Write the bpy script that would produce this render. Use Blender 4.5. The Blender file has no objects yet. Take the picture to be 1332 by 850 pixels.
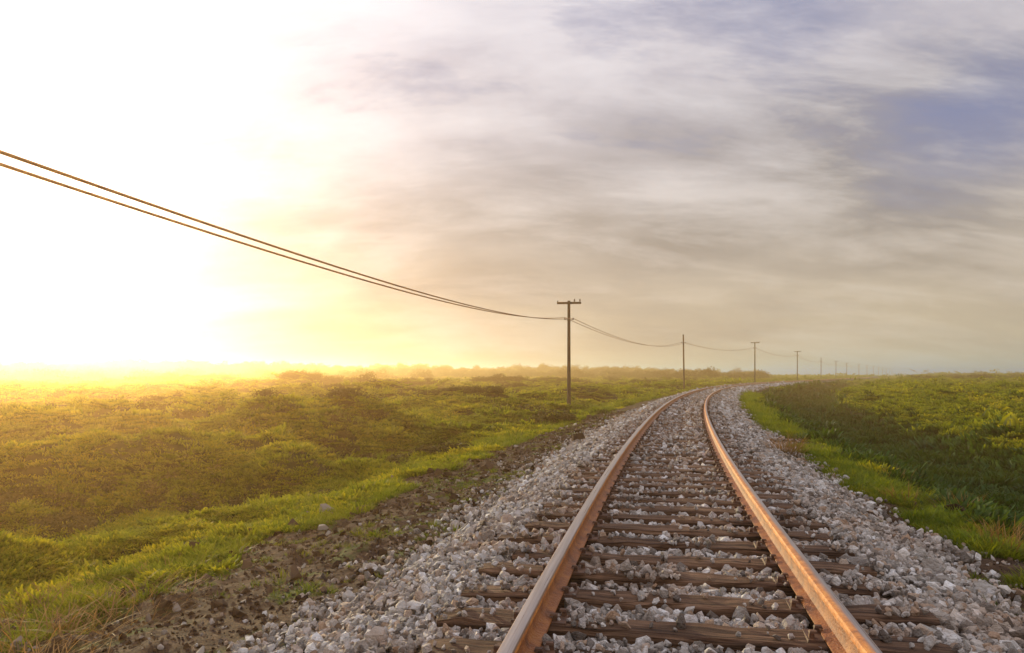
import bpy, bmesh, math, numpy as np
from mathutils import Vector, Euler
rng=np.random.default_rng(7)
scene=bpy.context.scene
R=math.radians
SUN_AZ=R(-33); SUN_EL=R(9.0)
SD=Vector((math.sin(SUN_AZ)*math.cos(SUN_EL),math.cos(SUN_AZ)*math.cos(SUN_EL),math.sin(SUN_EL)))

# ------------------------------------------------ helpers
def link(o,parent=None):
    scene.collection.objects.link(o)
    if parent: o.parent=parent
    return o
def empty(name,loc=(0,0,0)):
    e=bpy.data.objects.new(name,None); e.location=loc; link(e); return e
def mesh_from(name,v,f,mat=None,smooth=False):
    me=bpy.data.meshes.new(name); me.from_pydata([tuple(p) for p in v],[],[tuple(q) for q in f]); me.update()
    if mat: me.materials.append(mat)
    if smooth: me.polygons.foreach_set('use_smooth',[True]*len(me.polygons))
    return me
_T=np.random.default_rng(3).random((256,256))
def vnoise(x,y):
    x=np.asarray(x,float);y=np.asarray(y,float)
    xi=np.floor(x).astype(int);yi=np.floor(y).astype(int)
    fx=x-xi;fy=y-yi
    fx=fx*fx*fx*(fx*(fx*6-15)+10);fy=fy*fy*fy*(fy*(fy*6-15)+10)
    g=lambda a,b:_T[a&255,b&255]
    return (g(xi,yi)*(1-fx)+g(xi+1,yi)*fx)*(1-fy)+(g(xi,yi+1)*(1-fx)+g(xi+1,yi+1)*fx)*fy
def fbm(x,y,o=4):
    s=0;a=.5;t=0
    for i in range(o):
        s=s+a*vnoise(x*2**i+17.3*i,y*2**i+5.1*i);t+=a;a*=.5
    return s/t*2-1
def sstep(a,b,x):
    t=np.clip((np.asarray(x,float)-a)/(b-a),0,1);return t*t*(3-2*t)

# ------------------------------------------------ track line
YG=np.arange(-60,1200,.25)
MG=np.interp(YG,[-60,-10,3,8,17,26,40,65,85,100,120,400],[.17,.18,.19,.22,.243,.262,.30,.37,.455,.53,.575,.58])
MG=np.convolve(np.pad(MG,20,mode='edge'),np.ones(41)/41,mode='valid')
XG=np.concatenate([[0],np.cumsum((MG[1:]+MG[:-1])/2*.25)])
XG=XG-np.interp(3,YG,XG)+.73
SG=np.concatenate([[0],np.cumsum(np.sqrt(1+((MG[1:]+MG[:-1])/2)**2)*.25)])
def tx(y): return np.interp(y,YG,XG)
def tm(y): return np.interp(y,YG,MG)
def td(x,y): return (x-tx(y))/np.sqrt(1+tm(y)**2)
S0=np.interp(-6,YG,SG)
def at_s(s,d):
    """position at arclength s, offset d"""
    y=np.interp(s,SG,YG);x=np.interp(s,SG,XG);m=np.interp(s,SG,MG)
    n=np.sqrt(1+m*m)
    return x+d/n, y-d*m/n, m
TIE=.50

KD=[-11,-8,-6.6,-5.4,-4.0,-3.0,-2.2,-1.8,-1.35,1.35,1.8,2.2,3.0,3.5,4.7,6.1,9.8,12.3,16]
KZ=[-1.35,-1.40,-1.26,-1.02,-.80,-.62,-.50,-.36,-.27,-.27,-.34,-.48,-.57,-.62,-1.28,-1.98,-2.05,-.80,-.50]
def mounds(x,y):
    mo=fbm(x/5.0+.7,y/3.9+3,3)
    return np.sign(mo)*np.abs(mo)**.8
def height(x,y):
    x=np.asarray(x,float);y=np.asarray(y,float)
    d=td(x,y)+.25*(vnoise(x*.6,y*.6)-.5)*sstep(1.6,2.6,np.abs(td(x,y)))
    z=np.interp(d,KD,KZ)
    z=z+sstep(5,9,-d)*np.interp(y,[45,90],[0,.30])
    r=np.hypot(x,y)
    L=sstep(5.2,10.5,-d); Rr=sstep(11,16,d)
    z=z+L*(2.0*mounds(x,y)*np.interp(r,[8,22,50,120],[.65,1.0,.8,.5]))+sstep(4.8,7,-d)*.26*fbm(x/1.4,y/1.4,3)
    for (mx,my,mr_,mh) in [(-22,98,8,.8),(-14,104,4,.5),(-28,96,5,.6),(-2,118,6,.6),(9,122,6,.5),(-11,58,2.6,.5),(-60,145,14,1.2)]:
        z=z+L*mh*np.exp(-(((x-mx)/mr_)**2+((y-my)/(mr_*.6))**2))
    z=z+Rr*(.55*fbm(x/6.,y/6.+3,3)+.18*fbm(x/1.3,y/1.3,2))
    z=z+sstep(3.6,5,d)*.12*fbm(x/1.3,y/1.3,2)
    z=z+sstep(2.2,3,np.abs(d))*.08*fbm(x/.5,y/.5,3)
    az=np.degrees(np.arctan2(x,y))
    A=np.interp(az,[-180,-60,-35,-25,-10,4,12,22,40,180],[0,6.5,8.2,6.2,4.8,4.2,2.8,.6,.9,0])
    hill=sstep(230,430,r)*(.40+.65*vnoise(x/60,y/60+9)+.60*fbm(x/17,y/17,3))
    z=z+A*hill*sstep(2500,900,r)
    return z

# ------------------------------------------------ node helpers
def newmat(name):
    m=bpy.data.materials.new(name);m.use_nodes=True
    nt=m.node_tree;nt.nodes.clear()
    return m,nt
class N:
    def __init__(s,nt): s.nt=nt
    def __call__(s,typ,ins=None,**kw):
        n=s.nt.nodes.new(typ)
        for k,v in kw.items(): setattr(n,k,v)
        if ins:
            for k,v in ins.items():
                if isinstance(v,bpy.types.NodeSocket): s.nt.links.new(v,n.inputs[k])
                else: n.inputs[k].default_value=v
        return n
    def math(s,op,a,b=0,clamp=False):
        n=s('ShaderNodeMath',{0:a,1:b},operation=op);n.use_clamp=clamp;return n.outputs[0]
    def mix(s,f,a,b,blend='MIX'):
        n=s('ShaderNodeMix',data_type='RGBA',blend_type=blend)
        for i,v in ((0,f),(6,a),(7,b)):
            if isinstance(v,bpy.types.NodeSocket): s.nt.links.new(v,n.inputs[i])
            else: n.inputs[i].default_value=v if i==0 else (tuple(v)+(1,) if len(v)==3 else v)
        return n.outputs[2]
    def ramp(s,f,pts,interp='LINEAR'):
        n=s('ShaderNodeValToRGB',{0:f});cr=n.color_ramp;cr.interpolation=interp
        while len(cr.elements)<len(pts): cr.elements.new(.5)
        for e,(p,c) in zip(cr.elements,pts):
            e.position=p;e.color=tuple(c)+(1,) if len(c)==3 else c
        return n.outputs[0]
    def noise(s,vec,scale,detail=4,rough=.55,dist=0):
        n=s('ShaderNodeTexNoise',{'Scale':scale,'Detail':detail,'Roughness':rough,'Distortion':dist})
        if vec is not None: s.nt.links.new(vec,n.inputs['Vector'])
        return n.outputs[0]
    def mr(s,v,a,b,c=0,d=1):
        return s('ShaderNodeMapRange',{0:v,1:a,2:b,3:c,4:d}).outputs[0]

def leaf_mat(name,c1,c2,c3,trans=.5,patch=.35):
    m,nt=newmat(name);n=N(nt)
    rnd=n('ShaderNodeObjectInfo').outputs['Random']
    pos=n('ShaderNodeNewGeometry').outputs['Position']
    nz=n.noise(pos,patch,4)
    f=n.math('ADD',n.math('MULTIPLY',rnd,.45),n.math('MULTIPLY',n.mr(nz,.34,.66),.55))
    col=n.ramp(f,[(0,c1),(.5,c2),(1,c3)])
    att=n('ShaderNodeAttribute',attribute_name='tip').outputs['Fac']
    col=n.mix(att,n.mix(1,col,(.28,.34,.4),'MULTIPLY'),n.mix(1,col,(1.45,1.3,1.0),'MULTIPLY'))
    d=n('ShaderNodeBsdfPrincipled',{'Base Color':col,'Roughness':.6,'Specular IOR Level':.15})
    t=n('ShaderNodeBsdfTranslucent',{'Color':n.mix(1,col,(1.7,1.35,.5),'MULTIPLY')})
    x=n('ShaderNodeMixShader',{0:trans,1:d.outputs[0],2:t.outputs[0]})
    n('ShaderNodeOutputMaterial',{0:x.outputs[0]})
    return m
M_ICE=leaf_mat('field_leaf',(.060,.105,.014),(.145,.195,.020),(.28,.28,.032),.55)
M_LUSH_SHADED=leaf_mat('lush_shaded_leaf',(.018,.046,.012),(.034,.075,.016),(.058,.10,.020),.35)  # darker broad-leaf green, with part of the ditch shade painted into the colour
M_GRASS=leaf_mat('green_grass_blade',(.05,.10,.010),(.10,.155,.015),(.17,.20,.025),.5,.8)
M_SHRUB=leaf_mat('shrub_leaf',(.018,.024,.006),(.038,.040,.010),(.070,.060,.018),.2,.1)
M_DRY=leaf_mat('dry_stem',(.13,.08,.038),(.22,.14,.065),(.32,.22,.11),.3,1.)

# ground material
M_GROUND,nt=newmat('ground_mat');n=N(nt)
pos=n('ShaderNodeNewGeometry').outputs['Position']
ab=n('ShaderNodeAttribute',attribute_name='ballast').outputs['Fac']
ad=n('ShaderNodeAttribute',attribute_name='dirt').outputs['Fac']
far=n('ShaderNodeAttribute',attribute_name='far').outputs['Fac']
nb=n.noise(pos,.25,5);ns=n.noise(pos,6,6,.65);nm=n.noise(pos,1.2,5,.6)
green=n.ramp(n.math('ADD',n.math('MULTIPLY',nb,.6),n.math('MULTIPLY',nm,.4)),[(.3,(.014,.018,.006)),(.5,(.030,.034,.009)),(.7,(.07,.068,.018))])
green=n.mix(n.mr(ns,.3,.75),n.mix(1,green,(.45,.5,.5),'MULTIPLY'),green)
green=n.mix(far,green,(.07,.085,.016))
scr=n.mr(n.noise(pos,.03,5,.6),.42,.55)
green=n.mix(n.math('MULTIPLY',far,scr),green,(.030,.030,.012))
dirt=n.ramp(n.noise(pos,9,8,.7),[(.25,(.020,.011,.007)),(.55,(.068,.040,.024)),(.8,(.16,.10,.062))])
moss=n.mr(n.noise(pos,1.8,5,.6),.54,.62)
dirt=n.mix(n.math('MULTIPLY',moss,.55),dirt,(.065,.10,.015))
vor=n('ShaderNodeTexVoronoi',{'Vector':pos,'Scale':16.})
grav=n.ramp(n('ShaderNodeSeparateColor',{0:vor.outputs['Color']}).outputs[0],[(0,(.14,.12,.10)),(.5,(.27,.24,.21)),(1,(.42,.39,.36))])
grav=n.mix(n.mr(vor.outputs['Distance'],.2,.55),grav,(.045,.032,.022))
near=n('ShaderNodeAttribute',attribute_name='near').outputs['Fac']
grav=n.mix(near,grav,(.065,.045,.031))
dm=n.math('ADD',ad,n.math('MULTIPLY',n.math('SUBTRACT',nm,.5),1.2));dm=n.mr(dm,.4,.6)
bm=n.mr(n.math('ADD',ab,n.math('MULTIPLY',n.math('SUBTRACT',ns,.5),.5)),.4,.6)
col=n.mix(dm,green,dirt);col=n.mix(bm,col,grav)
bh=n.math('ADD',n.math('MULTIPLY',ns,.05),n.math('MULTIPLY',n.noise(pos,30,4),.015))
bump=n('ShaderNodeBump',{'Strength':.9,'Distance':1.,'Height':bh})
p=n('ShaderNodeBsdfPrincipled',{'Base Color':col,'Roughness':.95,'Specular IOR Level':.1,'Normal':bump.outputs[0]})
n('ShaderNodeOutputMaterial',{0:p.outputs[0]})

# stone material
M_STONE,nt=newmat('ballast_stone');n=N(nt)
rnd=n('ShaderNodeObjectInfo').outputs['Random']
tc=n('ShaderNodeTexCoord').outputs['Object']
pos=n('ShaderNodeNewGeometry').outputs['Position']
c=n.ramp(rnd,[(0,(.13,.105,.085)),(.2,(.32,.29,.255)),(.5,(.53,.49,.44)),(.66,(.42,.29,.19)),(.8,(.57,.54,.51)),(.93,(.68,.65,.60)),(1,(.82,.80,.77))])
c=n.mix(n.mr(n.noise(tc,2.,5),.35,.7,0,.6),c,n.mix(1,c,(.62,.49,.38),'MULTIPLY'))
c=n.mix(n.mr(n.noise(pos,1.1,4),.46,.66,0,.5),c,n.mix(1,c,(.66,.47,.31),'MULTIPLY'))
p=n('ShaderNodeBsdfPrincipled',{'Base Color':c,'Roughness':.8,'Specular IOR Level':.3,'Normal':n('ShaderNodeBump',{'Strength':.5,'Distance':.3,'Height':n.noise(tc,5.,5)}).outputs[0]})
n('ShaderNodeOutputMaterial',{0:p.outputs[0]})
M_CLOD,nt=newmat('soil_clod');n=N(nt)
rnd=n('ShaderNodeObjectInfo').outputs['Random']
c=n.ramp(rnd,[(0,(.028,.016,.010)),(.6,(.082,.050,.030)),(.9,(.15,.10,.065)),(1,(.30,.26,.21))])
p=n('ShaderNodeBsdfPrincipled',{'Base Color':c,'Roughness':.95,'Specular IOR Level':.1})
n('ShaderNodeOutputMaterial',{0:p.outputs[0]})

# tie wood
M_TIE,nt=newmat('weathered_tie_wood');n=N(nt)
uvw=n('ShaderNodeAttribute',attribute_name='uvw').outputs['Vector']
rn=n('ShaderNodeAttribute',attribute_name='rnd').outputs['Fac']
mp=n('ShaderNodeMapping',{'Vector':uvw,'Scale':(1.6,34,34)}).outputs[0]
g=n.noise(mp,1.,6,.65,.4)
blot=n.noise(n('ShaderNodeMapping',{'Vector':uvw,'Scale':(3,6,6)}).outputs[0],1.,5,.6)
c=n.ramp(g,[(.30,(.015,.009,.006)),(.44,(.11,.060,.034)),(.6,(.27,.155,.088)),(.8,(.44,.30,.20))])
c=n.mix(n.mr(blot,.35,.65,0,.7),c,n.mix(1,c,(.45,.36,.30),'MULTIPLY'))
c=n.mix(n.math('MULTIPLY',rn,.65),c,n.mix(1,c,(.5,.45,.42),'MULTIPLY'))
bp=n('ShaderNodeBump',{'Strength':1.,'Distance':.04,'Height':g})
p=n('ShaderNodeBsdfPrincipled',{'Base Color':c,'Roughness':.8,'Specular IOR Level':.2,'Normal':bp.outputs[0]})
n('ShaderNodeOutputMaterial',{0:p.outputs[0]})

# rail
M_RAIL,nt=newmat('rusty_rail_steel');n=N(nt)
pos=n('ShaderNodeNewGeometry').outputs['Position']
uvw=n('ShaderNodeAttribute',attribute_name='uvw').outputs['Vector']
worn=n('ShaderNodeAttribute',attribute_name='worn').outputs['Fac']
rc=n.ramp(n.noise(pos,9,7,.65),[(.3,(.20,.058,.012)),(.5,(.54,.19,.030)),(.72,(.78,.34,.06))])
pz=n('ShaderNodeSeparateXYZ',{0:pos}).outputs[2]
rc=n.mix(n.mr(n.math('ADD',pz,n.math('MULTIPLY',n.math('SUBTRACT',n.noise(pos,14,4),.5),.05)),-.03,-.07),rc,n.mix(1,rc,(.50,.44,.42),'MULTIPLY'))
st=n.noise(n('ShaderNodeMapping',{'Vector':uvw,'Scale':(1.2,70,1)}).outputs[0],1.,5,.6)
rough=n.mr(st,.3,.7,.25,.45)
sc=n.ramp(st,[(.3,(.24,.19,.17)),(.6,(.42,.37,.35))])
wf=n.mr(n.math('ADD',worn,n.math('MULTIPLY',n.math('SUBTRACT',st,.5),.6)),.42,.78)
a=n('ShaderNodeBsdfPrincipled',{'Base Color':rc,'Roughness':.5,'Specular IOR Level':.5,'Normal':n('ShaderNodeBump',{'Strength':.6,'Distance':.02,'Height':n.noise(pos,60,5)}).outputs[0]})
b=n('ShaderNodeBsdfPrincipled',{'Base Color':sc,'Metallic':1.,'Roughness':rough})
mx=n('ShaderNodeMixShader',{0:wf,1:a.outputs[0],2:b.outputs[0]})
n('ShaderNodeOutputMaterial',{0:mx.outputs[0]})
M_RUST,nt=newmat('rusty_iron');n=N(nt)
rc=n.ramp(n.noise(n('ShaderNodeNewGeometry').outputs['Position'],25,5),[(.3,(.04,.018,.010)),(.7,(.14,.06,.024))])
p=n('ShaderNodeBsdfPrincipled',{'Base Color':rc,'Roughness':.7});n('ShaderNodeOutputMaterial',{0:p.outputs[0]})
M_POLE,nt=newmat('pole_wood');n=N(nt)
tcv=n('ShaderNodeMapping',{'Vector':n('ShaderNodeTexCoord').outputs['Object'],'Scale':(18,18,.9)}).outputs[0]
rc=n.ramp(n.noise(tcv,1.,6,.6),[(.3,(.018,.012,.009)),(.7,(.055,.036,.025))])
p=n('ShaderNodeBsdfPrincipled',{'Base Color':rc,'Roughness':.85});n('ShaderNodeOutputMaterial',{0:p.outputs[0]})
M_INS,nt=newmat('insulator_glass');n=N(nt)
p=n('ShaderNodeBsdfPrincipled',{'Base Color':(.05,.04,.03,1),'Roughness':.25});n('ShaderNodeOutputMaterial',{0:p.outputs[0]})
M_WIRE,nt=newmat('wire_metal');n=N(nt)
p=n('ShaderNodeBsdfPrincipled',{'Base Color':(.34,.16,.05,1),'Roughness':.5});n('ShaderNodeOutputMaterial',{0:p.outputs[0]})

# ------------------------------------------------ ground
rad=np.concatenate([[0.0],np.geomspace(.9,60,330),np.geomspace(60,600,150)[1:],np.geomspace(600,7000,40)[1:]])
front=np.linspace(-58,58,760);back=np.linspace(58,302,90)[1:-1]
azs=np.radians(np.concatenate([front,back]))
Rg,Ag=np.meshgrid(rad[1:],azs,indexing='ij')
X=(Rg*np.sin(Ag)).ravel();Y=(Rg*np.cos(Ag)).ravel()
X=np.concatenate([[0],X]);Y=np.concatenate([[0],Y])
Z=height(X,Y)
nr,na=len(rad)-1,len(azs)
i=np.arange(nr-1)[:,None]*na+np.arange(na)[None,:]+1
j=np.arange(nr-1)[:,None]*na+(np.arange(na)[None,:]+1)%na+1
quads=np.stack([i,i+na,j+na,j],-1).reshape(-1,4)
tris=[(0,1+k,1+(k+1)%na) for k in range(na)]
me=bpy.data.meshes.new('ground')
nv=len(X);nq=len(quads)
me.vertices.add(nv);me.vertices.foreach_set('co',np.stack([X,Y,Z],-1).ravel())
loops=np.concatenate([quads.ravel(),np.array(tris).ravel()])
me.loops.add(len(loops));me.loops.foreach_set('vertex_index',loops)
me.polygons.add(nq+len(tris))
starts=np.concatenate([np.arange(nq)*4,nq*4+np.arange(len(tris))*3])
me.polygons.foreach_set('loop_start',starts)
me.update(calc_edges=True);me.validate()
me.polygons.foreach_set('use_smooth',[True]*len(me.polygons))
D=td(X,Y)
def attr(me,name,data):
    a=me.attributes.new(name,'FLOAT','POINT');a.data.foreach_set('value',np.asarray(data,float))
attr(me,'ballast',1-sstep(1.95,2.4,np.abs(D)))
attr(me,'dirt',np.where(D<0,1-sstep(4.9,6.1,-D),1-sstep(2.7,3.6,D)))
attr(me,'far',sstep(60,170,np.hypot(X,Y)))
attr(me,'near',1-sstep(25,60,np.hypot(X,Y)))
me.materials.append(M_GROUND)
link(bpy.data.objects.new('ground',me))

# ------------------------------------------------ scatter via geometry nodes
def scatter(name,P,S,Rt,IDX,variants):
    col=bpy.data.collections.new(name+'_parts')
    for o in variants: col.objects.link(o)
    me=bpy.data.meshes.new(name);me.vertices.add(len(P));me.vertices.foreach_set('co',np.asarray(P,float).ravel())
    a=me.attributes.new('scl','FLOAT_VECTOR','POINT');a.data.foreach_set('vector',np.asarray(S,float).ravel())
    a=me.attributes.new('rot','FLOAT_VECTOR','POINT');a.data.foreach_set('vector',np.asarray(Rt,float).ravel())
    a=me.attributes.new('idx','INT','POINT');a.data.foreach_set('value',np.asarray(IDX,np.int32))
    ob=link(bpy.data.objects.new(name,me))
    ng=bpy.data.node_groups.new(name+'_gn','GeometryNodeTree')
    ng.interface.new_socket('Geometry',in_out='INPUT',socket_type='NodeSocketGeometry')
    ng.interface.new_socket('Geometry',in_out='OUTPUT',socket_type='NodeSocketGeometry')
    nd=ng.nodes;gi=nd.new('NodeGroupInput');go=nd.new('NodeGroupOutput')
    ci=nd.new('GeometryNodeCollectionInfo');ci.inputs['Collection'].default_value=col
    ci.inputs['Separate Children'].default_value=True;ci.inputs['Reset Children'].default_value=True
    ip=nd.new('GeometryNodeInstanceOnPoints');ip.inputs['Pick Instance'].default_value=True
    def na(nm,t):
        x=nd.new('GeometryNodeInputNamedAttribute');x.data_type=t;x.inputs['Name'].default_value=nm;return x.outputs['Attribute']
    L=ng.links.new
    L(gi.outputs[0],ip.inputs['Points']);L(ci.outputs[0],ip.inputs['Instance'])
    L(na('idx','INT'),ip.inputs['Instance Index']);L(na('rot','FLOAT_VECTOR'),ip.inputs['Rotation']);L(na('scl','FLOAT_VECTOR'),ip.inputs['Scale'])
    L(ip.outputs[0],go.inputs[0])
    md=ob.modifiers.new('scatter','NODES');md.node_group=ng
    return ob

# stones variants (unit size)
def stone(name,mat,seed):
    r=np.random.default_rng(seed);bm=bmesh.new()
    for k in range(15):
        v=r.normal(size=3);v/=np.linalg.norm(v);v*=np.array([.62,.5,.40])*r.uniform(.8,1.1)
        bm.verts.new(v)
    res=bmesh.ops.convex_hull(bm,input=bm.verts)
    for v in [v for v in bm.verts if not v.link_faces]: bm.verts.remove(v)
    me=bpy.data.meshes.new(name);bm.to_mesh(me);bm.free();me.materials.append(mat)
    return bpy.data.objects.new(name,me)
stones=[stone('ballast_stone_%d'%k,M_STONE,50+k) for k in range(14)]
def ballast(y0,y1,dens,size,extra=1.):
    s0=np.interp(y0,YG,SG);s1=np.interp(y1,YG,SG)
    W=2.7;cnt=int((s1-s0)*2*W*dens)
    s=rng.uniform(s0,s1,cnt);d=rng.uniform(-W,W,cnt)
    x,y,_=at_s(s,d)
    keep=rng.random(cnt)<1-sstep(1.85,2.55,np.abs(d)+rng.normal(0,.08,cnt)+.5*(vnoise(x*1.4,y*1.4)-.5))*.97
    ph=np.abs(((s-S0)/TIE+.5)%1-.5)*TIE
    on=(ph<.105+size*.15)&(np.abs(d)<1.33)
    cover=.04+.40*sstep(.55,.85,vnoise(x*2.3+9,y*2.3))+.12*sstep(.9,1.3,np.abs(d))
    keep&=~(on&(rng.random(cnt)>cover))
    keep&=~(np.abs(np.abs(d)-.75)<.09)
    keep&=~((np.abs(d)<1.3)&(rng.random(cnt)<.4*sstep(.5,.75,vnoise(x*1.7,y*1.7+30))))
    s,d,on=s[keep],d[keep],on[keep];x,y,_=at_s(s,d);m=len(s)
    sz=size*rng.lognormal(0,.33,m)*np.where(on,.75,1)
    z=height(x,y)+rng.uniform(0,.055,m)*np.where(np.abs(d)<1.3,1,.9)+size*.12
    z=np.where(on,-.172+sz*.2,z)
    return np.stack([x,y,z],-1),sz
P=[];S=[]
for a in [(.9,5,1300,.047),(5,11,850,.053),(11,24,420,.070),(24,55,150,.10),(55,130,42,.17)]:
    p_,s_=ballast(*a);P.append(p_);S.append(s_)
cnt=2600;s=rng.uniform(np.interp(1,YG,SG),np.interp(30,YG,SG),cnt);sd=np.sign(rng.random(cnt)-.5);d=sd*(2.2+np.abs(rng.normal(0,.6,cnt)))
x,y,_=at_s(s,d);P.append(np.stack([x,y,height(x,y)+.005],-1));S.append(.040*rng.lognormal(0,.35,cnt))
P=np.concatenate(P);S=np.concatenate(S);m=len(P)
print('stones',m)
scatter('track_ballast_gravel',P,S[:,None]*rng.uniform(.75,1.3,(m,3)),rng.uniform(0,6.28,(m,3)),rng.integers(0,14,m),stones)
# soil clods
clods=[stone('soil_clod_%d'%k,M_CLOD,150+k) for k in range(6)]
cnt=50000;s0_=np.interp(1,YG,SG);s=s0_+34*rng.random(cnt)**1.6
left=rng.random(cnt)<.74
d=np.where(left,-rng.uniform(2.0,6.0,cnt),rng.uniform(1.8,3.6,cnt))
x,y,_=at_s(s,d);P=np.stack([x,y,height(x,y)],-1);S=.014*rng.lognormal(0,.7,cnt)*(1+.04*y)
scatter('soil_clods',P,S[:,None]*rng.uniform(.7,1.4,(cnt,3)),rng.uniform(0,6.28,(cnt,3)),rng.integers(0,6,cnt),clods)

# grass tufts
def tuft(name,mat,nb,radius,h,w,seed,lean=.5,seg=2,clump=0,blunt=.15):
    r=np.random.default_rng(seed);V=[];F=[];T=[]
    cs=r.normal(size=(max(clump,1),2))*radius*.5
    for k in range(nb):
        a=r.uniform(0,6.283);rr=radius*math.sqrt(r.random())
        if clump: c0=cs[r.integers(clump)];bx,by=c0[0]+r.normal()*radius*.16,c0[1]+r.normal()*radius*.16
        else: bx,by=rr*math.cos(a),rr*math.sin(a)
        la=a+r.normal()*.8;ln=lean*r.uniform(.2,1.2)*h;hh=h*r.uniform(.55,1.2)*(1-.35*(rr/radius)**2 if not clump else 1)
        px,py=-math.sin(la+r.normal()*.9),math.cos(la+r.normal()*.9);ww=w*r.uniform(.7,1.3)
        b=len(V)
        for q in range(seg+1):
            t=q/seg;wd=ww*(1-.15*t) if q<seg else ww*blunt
            ox=bx+math.cos(la)*ln*t**1.7;oy=by+math.sin(la)*ln*t**1.7;oz=hh*(t-.12*t*t)-.02*h
            V+= [(ox-px*wd/2,oy-py*wd/2,oz),(ox+px*wd/2,oy+py*wd/2,oz)];T+=[t,t]
        for q in range(seg): F.append((b+2*q,b+2*q+1,b+2*q+3,b+2*q+2))
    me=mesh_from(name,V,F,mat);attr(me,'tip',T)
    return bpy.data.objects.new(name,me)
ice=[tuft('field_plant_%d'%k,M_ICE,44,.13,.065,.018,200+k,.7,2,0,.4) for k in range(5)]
lush=[tuft('lush_plant_%d'%k,M_LUSH_SHADED,44,.17,.09,.028,210+k,.8,2,0,.4) for k in range(4)]
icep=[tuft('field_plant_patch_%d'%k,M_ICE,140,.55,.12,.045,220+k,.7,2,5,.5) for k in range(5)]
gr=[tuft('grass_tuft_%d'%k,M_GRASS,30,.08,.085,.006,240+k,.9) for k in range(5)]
def polar(cnt,r0,r1,a0,a1,pw=0):
    u=rng.random(cnt)
    r=r0*(r1/r0)**u if pw==0 else (r0**pw+(r1**pw-r0**pw)*u)**(1/pw)
    a=np.radians(rng.uniform(a0,a1,cnt));return r*np.sin(a),r*np.cos(a),r
def field(cnt,r0,r1,pw):
    x,y,r=polar(cnt,r0,r1,-52,46,pw);d=td(x,y)
    pr=np.where(d<0,sstep(4.9,6.2,-d+2.4*(vnoise(x*.9,y*.9)-.5)),sstep(3.3,4.4,d+1.0*(vnoise(x*.9,y*.9)-.5)))
    gap=np.where(d<0,(1-.8*sstep(.50,.72,vnoise(x*1.1+50,y*.9)))*(1-.6*sstep(-.1,-.4,mounds(x,y))),1)
    k=rng.random(cnt)<pr*gap;return x[k],y[k],r[k]
x,y,r=field(160000,3,34,.6)
d=td(x,y);lm=(d>3.4+.6*(vnoise(x,y)-.5))&(d<11.6+1.5*(vnoise(x*.6,y*.6)-.5))  # band of the ditch shadow, planted with the shade-darkened leaf
def put(name,x,y,r,parts,k0,k1,f,sv=.3):
    m=len(x);s=(k0+k1*r)*rng.lognormal(0,sv,m);hs=s*np.minimum(f,1.25)
    rot=np.stack([rng.normal(0,.18,m),rng.normal(0,.18,m),rng.uniform(0,6.28,m)],-1)
    scatter(name,np.stack([x,y,height(x,y)],-1),np.stack([s,s,hs],-1),rot,rng.integers(0,len(parts),m),parts);print(name,m)
a=~lm
put('field_plants',x[a],y[a],r[a],ice,.80,.028,.95+1.2*(vnoise(x[a]*1.5,y[a]*1.5)-.45),.28)
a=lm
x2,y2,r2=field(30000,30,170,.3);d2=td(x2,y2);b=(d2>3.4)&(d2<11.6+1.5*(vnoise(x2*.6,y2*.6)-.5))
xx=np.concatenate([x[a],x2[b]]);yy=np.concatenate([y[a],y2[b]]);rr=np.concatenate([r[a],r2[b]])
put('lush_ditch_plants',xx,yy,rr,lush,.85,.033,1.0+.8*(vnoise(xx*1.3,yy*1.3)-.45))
x,y,r=field(100000,27,420,.35);d=td(x,y);k=~((d>3.4)&(d<11)&(r<170));x,y,r=x[k],y[k],r[k]
put('distant_field_plants',x,y,r,icep,.72,.010,(.8+1.3*(vnoise(x*.45,y*.45)-.4))/(1+.004*r))
# grass patches along track margins
cnt=52000
s=np.interp(1.2,YG,SG)+ 60*rng.random(cnt)**1.7
left=rng.random(cnt)<.5
d=np.where(left,-(5.5+rng.normal(0,.7,cnt)),3.0+rng.normal(0,.32,cnt))
x,y,_=at_s(s,d);mk=vnoise(x*1.1+40,y*1.1)
k=((d>2.35+.35*sstep(12,6,y))|(d<-4.4-.6*sstep(9,3,y)))&(rng.random(cnt)<sstep(.46,.64,mk+np.where(np.abs(np.where(left,d+5.9,d-3.1))<.5,.15,0)))
x,y=x[k],y[k];m=len(x);sc=(.68+.025*y)*rng.lognormal(0,.35,m)
c2=3500;s2=np.interp(1.5,YG,SG)+35*rng.random(c2)**1.3;d2=np.where(rng.random(c2)<.65,-rng.uniform(2.2,4.9,c2),rng.uniform(1.9,3.0,c2))
x2,y2,_=at_s(s2,d2);k2=vnoise(x2*1.7+11,y2*1.7)>.55;x=np.concatenate([x,x2[k2]]);y=np.concatenate([y,y2[k2]]);sc=np.concatenate([sc,.6*rng.lognormal(0,.3,k2.sum())]);m=len(x)
scatter('verge_grass',np.stack([x,y,height(x,y)],-1),np.stack([sc,sc,sc],-1),np.stack([rng.normal(0,.15,m),rng.normal(0,.15,m),rng.uniform(0,6.28,m)],-1),rng.integers(0,5,m),gr)

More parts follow.
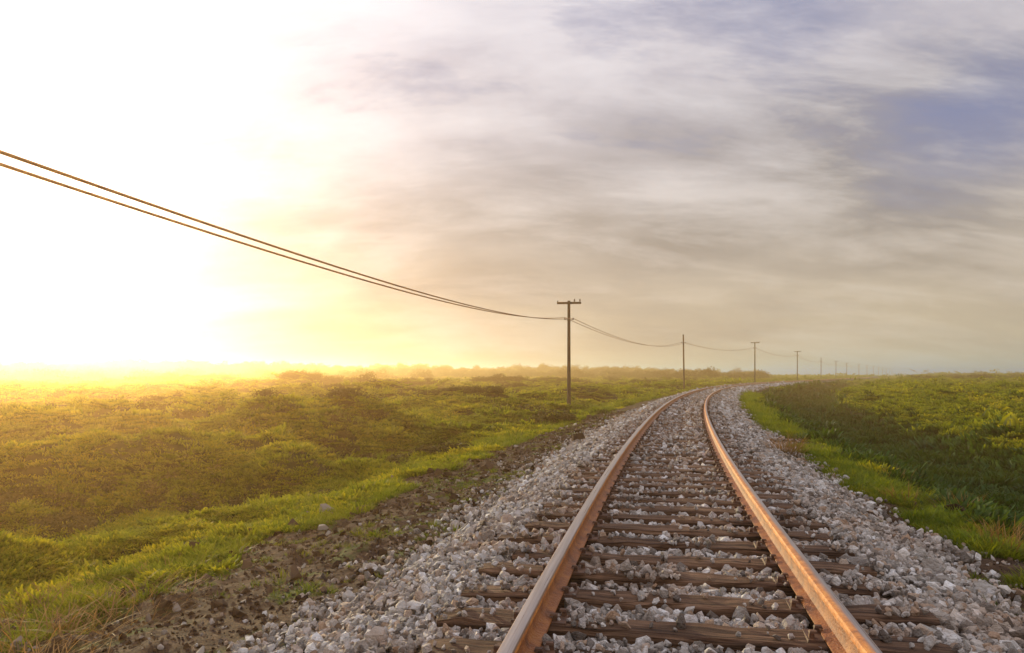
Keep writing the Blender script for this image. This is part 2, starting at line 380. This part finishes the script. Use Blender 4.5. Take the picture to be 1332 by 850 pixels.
# dry grass clumps
def dry_clump(loc,nb,rad_,h,seed,lean=.9,w=.006,mat=M_DRY):
    o=tuft('dry_grass_clump',mat,nb,rad_,h,w,seed,lean,4)
    o.location=(loc[0],loc[1],float(height(loc[0],loc[1])));link(o)
k=0
for (X_,Y_,nb,rd,h_) in [(5.2,13.8,260,.26,.52),(4.75,7.0,70,.25,.38),(5.05,7.6,70,.3,.36),(5.1,9.6,50,.2,.34),(5.7,9.3,50,.25,.34),
     (-3.3,4.8,170,.5,.22),(-3.6,5.3,190,.6,.26),(-4.0,6.2,170,.6,.24),(-3.2,5.8,150,.5,.20),(-3.3,6.6,130,.5,.18),(-4.6,7.2,130,.6,.25),(-3.7,8.0,60,.5,.16),(6.4,12.2,60,.3,.3),(-2.9,4.4,120,.5,.2),(-4.3,5.9,120,.6,.25)]:
    dry_clump((X_,Y_),nb,rd,h_,700+k,1.5 if X_<0 else .7,.0055);k+=1

# shrubs
def shrub(name,seed,leafs=900):
    r=np.random.default_rng(seed);V=[];F=[];T=[]
    lob=[(r.normal()*.35,r.normal()*.28,.25+.3*r.random(),.22+.2*r.random()) for _ in range(9)]
    for k in range(leafs):
        lx,ly,lz,lr=lob[r.integers(9)]
        v=r.normal(size=3);v/=np.linalg.norm(v);c=np.array([lx,ly,lz])+v*lr*r.uniform(.6,1.12)
        if c[2]<0: c[2]=abs(c[2])*.5
        a=r.normal(size=3);a/=np.linalg.norm(a);b=np.cross(a,r.normal(size=3));b/=np.linalg.norm(b)
        q=.05*r.uniform(.6,1.4);i0=len(V)
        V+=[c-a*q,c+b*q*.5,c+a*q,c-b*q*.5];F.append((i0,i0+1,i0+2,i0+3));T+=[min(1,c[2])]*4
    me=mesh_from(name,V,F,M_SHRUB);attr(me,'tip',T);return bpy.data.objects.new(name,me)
shr=[shrub('shrub_%d'%k,400+k) for k in range(5)]
P=[];S=[]
def addsh(x,y,s,h=1.): P.append((x,y,float(height(x,y))-.05*s));S.append((s,s,s*h))
for (cx,cy,w_,dp,nn,sz) in [(-22,98,12,4,110,1.6),(-13,102,5,3,24,1.2),(-1,118,9,4,54,1.6),(10,122,8,4,40,1.5),(-14,60,5,2,34,.85),(1.6,36,1.8,2.5,24,.75),(19,112,6,5,18,1.4),(-45,150,16,5,70,1.9),(-70,140,16,5,60,1.9),(1.5,31,1.6,1.5,26,.65),(-1.5,35,2,1.5,22,.6),(-30,74,8,2,34,1.0),(-3,80,7,2,34,1.1),(-3.2,20.5,1.8,.9,22,.5),(-8,27,3,1.2,26,.55),(-5,45,4,1.6,26,.7),(-18,40,4,1.6,26,.7)]:
    for q in range(nn): addsh(cx+rng.normal()*w_*.5,cy+rng.normal()*dp*.5,sz*rng.uniform(.6,1.3),rng.uniform(.5,.9))
x,y,r=polar(8000,14,140,-48,12,.8);k=(mounds(x,y)<-.16)&(td(x,y)<-8)&(vnoise(x/7+5,y/7)>.42)
for a,b,c_ in zip(x[k],y[k],r[k]): addsh(a,b,rng.uniform(.25,.6)*(1+c_*.009),rng.uniform(.4,.8))
x,y,r=polar(9000,22,190,-48,14,1.);k=(vnoise(x/5.5+71,y/4+13)>.78)&(td(x,y)<-10)
for a,b,c_ in zip(x[k],y[k],r[k]): addsh(a,b,rng.uniform(.35,.8)*(1+c_*.009),rng.uniform(.45,.9))
x,y,r=polar(6500,200,540,-50,19,1.1);k=(vnoise(x/30+3,y/22)>.47)&(td(x,y)<-11)
for a,b in zip(x[k],y[k]): addsh(a,b,rng.uniform(1.5,4.6),rng.uniform(.5,1.1))
x,y,r=polar(1200,180,600,24,48,1.2);k=td(x,y)>14
for a,b in zip(x[k],y[k]): addsh(a,b,rng.uniform(1.2,3.0),.7)
m=len(P);print('shrubs',m)
scatter('shrubs',P,S,np.stack([np.zeros(m),np.zeros(m),rng.uniform(0,6.28,m)],-1),rng.integers(0,5,m),shr)

# ------------------------------------------------ railway track
track=empty('railway_track')
V=[];F=[];U=[];RN=[]
s_end=np.interp(210,YG,SG);nt_=int((s_end-S0)/TIE)
prof=np.array([(-1,-.9),(-1,.82),(-.86,1),(.86,1),(1,.82),(1,-.9)])
for k in range(nt_):
    s=S0+k*TIE+rng.normal(0,.012);ang=rng.normal(0,.016);L0=-1.29+rng.normal(0,.06);L1=1.29+rng.normal(0,.06)
    hw=.113+rng.normal(0,.009);top=-.184+rng.normal(0,.0035)
    ns_=18 if k<60 else 4
    yc=np.interp(s,SG,YG);xc=np.interp(s,SG,XG);m_=np.interp(s,SG,MG);q=math.hypot(1,m_)
    ca,sa=1/q,m_/q
    rv=rng.random();off=rng.uniform(0,50);base=len(V);wj=rng.normal(0,.006,(ns_+1,6,2))
    for e in range(ns_+1):
        l=L0+(L1-L0)*e/ns_
        endf=1 if 0<e<ns_ else .92
        for c_,(px,pz) in enumerate(prof):
            fw=px*hw*endf+wj[e,c_,0]+l*math.sin(ang)
            zz=top-.11+.11*pz*(endf if pz>0 else 1)+ (wj[e,c_,1]*.9 if pz>0 else 0)
            V.append((xc+l*ca+fw*sa,yc-l*sa+fw*ca,zz));U+= [l+off,px*hw+off,pz*.11];RN.append(rv)
    for e in range(ns_):
        for c_ in range(6):
            a=base+e*6+c_;b=base+e*6+(c_+1)%6;F.append((a,b,b+6,a+6))
    F.append(tuple(base+c_ for c_ in range(6)));F.append(tuple(base+ns_*6+c_ for c_ in reversed(range(6))))
me=mesh_from('ties',V,F,M_TIE);attr(me,'rnd',RN)
a=me.attributes.new('uvw','FLOAT_VECTOR','POINT');a.data.foreach_set('vector',U)
link(bpy.data.objects.new('ties',me),track)
hp=[(-.070,-.168),(-.070,-.157),(-.020,-.142),(-.009,-.125),(-.009,-.050),(-.018,-.040),(-.036,-.034),(-.0365,-.012),(-.031,-.003),(-.018,0),
    (.018,0),(.031,-.003),(.0365,-.012),(.036,-.034),(.018,-.040),(.009,-.050),(.009,-.125),(.020,-.142),(.070,-.157),(.070,-.168)]
wornL=[0]*8+[.75,1,1,1,.6,.1]+[0]*6
wornR=[0]*8+[.10,.38,.88,.8,.2,0]+[0]*6
ss=np.arange(np.interp(-5,YG,SG),np.interp(420,YG,SG),.5)
for nm,dd,worn in (('rail_left',-.7525,wornL),('rail_right',.7525,wornR)):
    V=[];F=[];U=[];Wn=[]
    for s in ss:
        for c_,(l,z_) in enumerate(hp):
            x_,y_,_=at_s(s,dd+l);V.append((x_,y_,z_));U+=[s,l+dd,0];Wn.append(worn[c_])
    npf=len(hp)
    for e in range(len(ss)-1):
        for c_ in range(npf):
            a=e*npf+c_;b=e*npf+(c_+1)%npf;F.append((a,a+npf,b+npf,b))
    me=mesh_from(nm,V,F,M_RAIL);attr(me,'worn',Wn)
    a=me.attributes.new('uvw','FLOAT_VECTOR','POINT');a.data.foreach_set('vector',U)
    me.polygons.foreach_set('use_smooth',[True]*len(me.polygons))
    try: me.set_sharp_from_angle(angle=R(35))
    except Exception as ex: print(ex)
    link(bpy.data.objects.new(nm,me),track)
V=[];F=[]
def box(cx,cy,z0,z1,hl,hw_,ca,sa,tp=1.):
    b=len(V)
    for z_,t in ((z0,1),(z1,tp)):
        for l,f in ((-1,-1),(1,-1),(1,1),(-1,1)):
            V.append((cx+l*hl*t*ca+f*hw_*t*sa,cy-l*hl*t*sa+f*hw_*t*ca,z_))
    F.extend([(b,b+3,b+2,b+1),(b+4,b+5,b+6,b+7)]+[(b+i_,b+(i_+1)%4,b+4+(i_+1)%4,b+4+i_) for i_ in range(4)])
for k in range(160):
    s=S0+k*TIE
    for dd in (-.7525,.7525):
        x_,y_,m_=at_s(s,dd);q=math.hypot(1,m_);box(x_,y_,-.184,-.1695,.15,.085,1/q,m_/q,.97)
        for dl,df in ((-.085,.04),(.085,-.04),(-.125,-.045),(.125,.045)):
            xx=x_+dl/q+df*m_/q;yy=y_-dl*m_/q+df/q
            box(xx,yy,-.1695,-.145,.014,.013,1/q,m_/q,.8)
            box(xx-np.sign(dl)*.008/q,yy+np.sign(dl)*.008*m_/q,-.145,-.134,.021,.017,1/q,m_/q,.8)
me=mesh_from('tie_plates_and_spikes',V,F,M_RUST);link(bpy.data.objects.new('tie_plates_and_spikes',me),track)

# ------------------------------------------------ utility poles
def cyl(name,p0,p1,r0,r1,mat,parent,n_=12):
    p0=Vector(p0);p1=Vector(p1);ax=(p1-p0).normalized();u=ax.orthogonal().normalized();w=ax.cross(u)
    V=[];F=[]
    K=6
    for q in range(K+1):
        t=q/K;c=p0.lerp(p1,t);r_=r0+(r1-r0)*t
        for i_ in range(n_):
            a=6.28318*i_/n_;V.append(c+u*(math.cos(a)*r_)+w*(math.sin(a)*r_))
    for q in range(K):
        for i_ in range(n_):
            F.append((q*n_+i_,q*n_+(i_+1)%n_,(q+1)*n_+(i_+1)%n_,(q+1)*n_+i_))
    F.append(tuple(range(n_-1,-1,-1)));F.append(tuple(K*n_+i_ for i_ in range(n_)))
    o=bpy.data.objects.new(name,mesh_from(name,V,F,mat,False));link(o,parent);return o
def boxo(name,c,hx,hy,hz,mat,parent,rz=0):
    V=[];F=[(0,3,2,1),(4,5,6,7),(0,1,5,4),(1,2,6,5),(2,3,7,6),(3,0,4,7)]
    for z_ in (-hz,hz):
        for a,b in ((-1,-1),(1,-1),(1,1),(-1,1)):
            V.append((c[0]+a*hx*math.cos(rz)-b*hy*math.sin(rz),c[1]+a*hx*math.sin(rz)+b*hy*math.cos(rz),c[2]+z_))
    o=bpy.data.objects.new(name,mesh_from(name,V,F,mat));link(o,parent)
    bv=o.modifiers.new('b','BEVEL');bv.width=.008;return o
ATT={}
def pole(idx,x,y,ztop,arm,lean=0):
    g=float(height(x,y));e=empty('utility_pole',(x,y,g));H=ztop-g
    cyl('post',(0,0,-.4),(lean,0,H),.115,.085,M_POLE,e)
    rz=-math.atan(float(tm(y)))*.35
    c,s_=math.cos(rz),math.sin(rz)
    if arm:
        boxo('crossarm',(lean,-.12,H-.14),arm,.055,.06,M_POLE,e,rz)
        for t in (-.93,.45,.9):
            cx,cy=lean+arm*t*c,-.12+arm*t*s_
            cyl('insulator_pin',(cx,cy,H-.09),(cx,cy,H-.0),.012,.012,M_RUST,e,8)
            cyl('insulator',(cx,cy,H-.05),(cx,cy,H+(.09 if t>0 else .0)),.045,.03,M_INS,e,10)
    zb=H-1.06
    for sgn in (-1,1):
        cyl('bracket',(lean,0,zb-.08),(lean+sgn*.24,-.02,zb-.02),.016,.014,M_RUST,e,8)
        cyl('wire_insulator',(lean+sgn*.24,-.02,zb-.05),(lean+sgn*.24,-.02,zb+.07),.045,.028,M_INS,e,10)
    ATT[idx]=[Vector((x+lean+sgn*.24,y-.02,g+zb+.04+(.05 if sgn<0 else 0))) for sgn in (-1,1)]
pole(0,-8.3,-9,4.88,.7)
pole(1,3.31,42.5,5.42,.70,.0)
pole(2,22.4,95,6.3,.0,-.12)
pole(3,43.4,130.5,6.9,.75)
pole(4,67.2,172,6.6,.8)
pole(5,93.1,220,6.1,0)
pole(6,118,266,6.0,.8)
pole(7,143,312,6.0,.8)
pole(8,171,360,6.2,.8)
for k in range(9,16):
    yy=360+48*(k-8);pole(k,171+(k-8)*27.3,yy,6.2,.8)
wires=empty('overhead_wires')
for a in range(0,15):
    for w_ in (0,1):
        p0,p1=ATT[a][w_],ATT[a+1][w_];V=[];F=[];K=40;nn=6;sag={0:1.06,1:1.0}.get(a,.75);rr=.017 if a<2 else .014
        for q in range(K+1):
            t=q/K;c=p0.lerp(p1,t);c.z-=4*sag*t*(1-t)
            dr=(p1-p0).normalized();u=dr.cross(Vector((0,0,1))).normalized();v_=Vector((0,0,1))
            for i_ in range(nn):
                an=6.28318*i_/nn;V.append(c+u*math.cos(an)*rr+v_*math.sin(an)*rr)
        for q in range(K):
            for i_ in range(nn): F.append((q*nn+i_,q*nn+(i_+1)%nn,(q+1)*nn+(i_+1)%nn,(q+1)*nn+i_))
        link(bpy.data.objects.new('wire',mesh_from('wire',V,F,M_WIRE,True)),wires)

# ------------------------------------------------ haze
m_,nt=newmat('haze_air');n=N(nt)
vs=n('ShaderNodeVolumeScatter',{'Color':(1,.59,.24,1),'Density':.0034,'Anisotropy':.75})
n('ShaderNodeOutputMaterial',{'Volume':vs.outputs[0]})
V=[(sx*1400,sy*1400,z_) for z_ in (-8,9.5) for sx,sy in ((-1,-1),(1,-1),(1,1),(-1,1))]
me=mesh_from('haze',V,[(0,3,2,1),(4,5,6,7),(0,1,5,4),(1,2,6,5),(2,3,7,6),(3,0,4,7)],m_)
link(bpy.data.objects.new('haze',me))

# ------------------------------------------------ world
w=bpy.data.worlds.new('World');scene.world=w;w.use_nodes=True;nt=w.node_tree;nt.nodes.clear();n=N(nt)
sky=n('ShaderNodeTexSky',sky_type='NISHITA');sky.sun_disc=False;sky.sun_elevation=SUN_EL;sky.sun_rotation=SUN_AZ
sky.air_density=1.;sky.dust_density=1.5
tc=n('ShaderNodeTexCoord').outputs['Generated']
sp=n('ShaderNodeSeparateXYZ',{0:tc})
zc=n.math('MAXIMUM',sp.outputs[2],0.)
den=n.math('ADD',zc,.30)
pv=n('ShaderNodeCombineXYZ',{0:n.math('DIVIDE',sp.outputs[0],den),1:n.math('DIVIDE',sp.outputs[1],den),2:0.}).outputs[0]
mp=n('ShaderNodeMapping',{'Vector':pv,'Rotation':(0,0,R(14)),'Scale':(1.15,1.9,1),'Location':(1.3,.4,0)}).outputs[0]
n1=n.noise(mp,1.0,9,.56,.2)
mp2=n('ShaderNodeMapping',{'Vector':pv,'Rotation':(0,0,R(-30)),'Scale':(1.0,2.8,1),'Location':(4.3,2.4,0)}).outputs[0]
n2=n.noise(mp2,1.6,10,.64,.3)
def spot(px,py,pw):
    d_=Vector(((px-666)/950,1,(487-py)/950)).normalized()
    dd=n('ShaderNodeVectorMath',{0:tc,1:tuple(d_)},operation='DOT_PRODUCT').outputs['Value']
    return n.math('POWER',n.math('MAXIMUM',dd,0.),pw)
base=n.ramp(zc,[(0,(.64,.49,.31)),(.07,(.60,.48,.33)),(.18,(.51,.45,.39)),(.30,(.57,.53,.54)),(.45,(.61,.58,.64)),(.7,(.6,.6,.68))])
dark=n.ramp(zc,[(0,(.56,.44,.29)),(.1,(.44,.37,.29)),(.22,(.33,.30,.27)),(.35,(.36,.345,.38)),(.5,(.40,.40,.51))])
light=n.ramp(zc,[(0,(.76,.60,.41)),(.12,(.71,.60,.49)),(.3,(.80,.75,.74)),(.6,(.88,.85,.91))])
dk=n.math('ADD',n1,n.math('MULTIPLY',spot(640,265,70),.10));dk=n.math('ADD',dk,n.math('MULTIPLY',spot(1180,225,110),.10));dk=n.math('ADD',dk,n.math('MULTIPLY',spot(860,280,90),.08))
dk=n.math('SUBTRACT',dk,n.math('MULTIPLY',spot(480,90,60),.17));dk=n.math('SUBTRACT',dk,n.math('MULTIPLY',spot(1060,110,90),.06))
c=n.mix(n.mr(dk,.46,.66),base,dark)
c=n.mix(n.mr(dk,.48,.29),c,light)
c=n.mix(n.math('MULTIPLY',n.mr(n2,.48,.67),.55),c,light)
c=n.mix(n.math('MULTIPLY',n.mr(n2,.46,.30),.3),c,dark)
bl=n.math('ADD',n.math('MULTIPLY',spot(1300,165,300),.34),n.math('MULTIPLY',spot(1010,-20,160),.26))
bl=n.math('ADD',bl,n.math('MULTIPLY',spot(780,10,250),.20));bl=n.math('ADD',bl,n.math('MULTIPLY',spot(1180,240,300),.14))
bl=n.math('ADD',bl,n.math('MULTIPLY',n.math('SUBTRACT',n2,.5),-1.0));bl=n.math('ADD',bl,n.math('MULTIPLY',n.math('SUBTRACT',n1,.5),.5))
blf=n.math('MULTIPLY',n.mr(bl,.08,.40,0,.85),n.mr(zc,.15,.30))
dt=n('ShaderNodeVectorMath',{0:tc,1:tuple(SD)},operation='DOT_PRODUCT').outputs['Value']
dt=n.math('MAXIMUM',dt,0.)
tex=n.mr(dk,.35,.65,1.25,.6)
def addc(c,f,col):
    v=n('ShaderNodeVectorMath',{0:col,'Scale':f},operation='SCALE').outputs[0]
    return n.mix(1.,c,v,'ADD')
def glow(c,pw,col,k,tf=True):
    g=n.math('MULTIPLY',n.math('POWER',dt,pw),k)
    if tf: g=n.math('MULTIPLY',g,tex)
    return addc(c,g,col)
gcol=n.ramp(zc,[(0,(1.,.74,.46)),(.12,(1.,.82,.64)),(.35,(1.,.86,.80))])
c=glow(c,5.,gcol,.19)
c=glow(c,18.,gcol,.34)
c=glow(c,60.,gcol,1.05,False)
c=addc(c,n.math('MULTIPLY',spot(40,90,30),.20),(1.,.86,.84))
rear_fill=n.math('ADD',n.mr(sp.outputs[1],.3,-.5,1.,1.45),n.mr(zc,.5,.8,0,.45))  # sky behind and overhead boosted out of frame, added as fill for the foreground
c=n('ShaderNodeVectorMath',{0:c,'Scale':rear_fill},operation='SCALE').outputs[0]
c=n.mix(blf,c,(.23,.265,.46))
b1=n('ShaderNodeBackground',{0:sky.outputs[0],1:.10})
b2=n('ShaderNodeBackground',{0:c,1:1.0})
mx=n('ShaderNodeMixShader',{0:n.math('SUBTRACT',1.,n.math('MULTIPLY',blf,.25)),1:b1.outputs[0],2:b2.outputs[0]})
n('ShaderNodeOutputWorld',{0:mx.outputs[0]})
# sun
sl=bpy.data.lights.new('sun','SUN');sl.energy=5;sl.angle=R(.6);sl.color=(1,.77,.42)
so=link(bpy.data.objects.new('sun',sl));so.rotation_euler=(-SD).to_track_quat('-Z','Y').to_euler()
# camera
cam=bpy.data.cameras.new('camera');cam.lens=950/1332*36;cam.sensor_width=36;cam.shift_y=62/1332
cam.clip_start=.05;cam.clip_end=12000
co=link(bpy.data.objects.new('camera',cam));co.location=(0,0,1.15);co.rotation_euler=(R(90),0,0)
scene.camera=co
scene.view_settings.view_transform='Standard';scene.view_settings.look='None';scene.view_settings.exposure=0
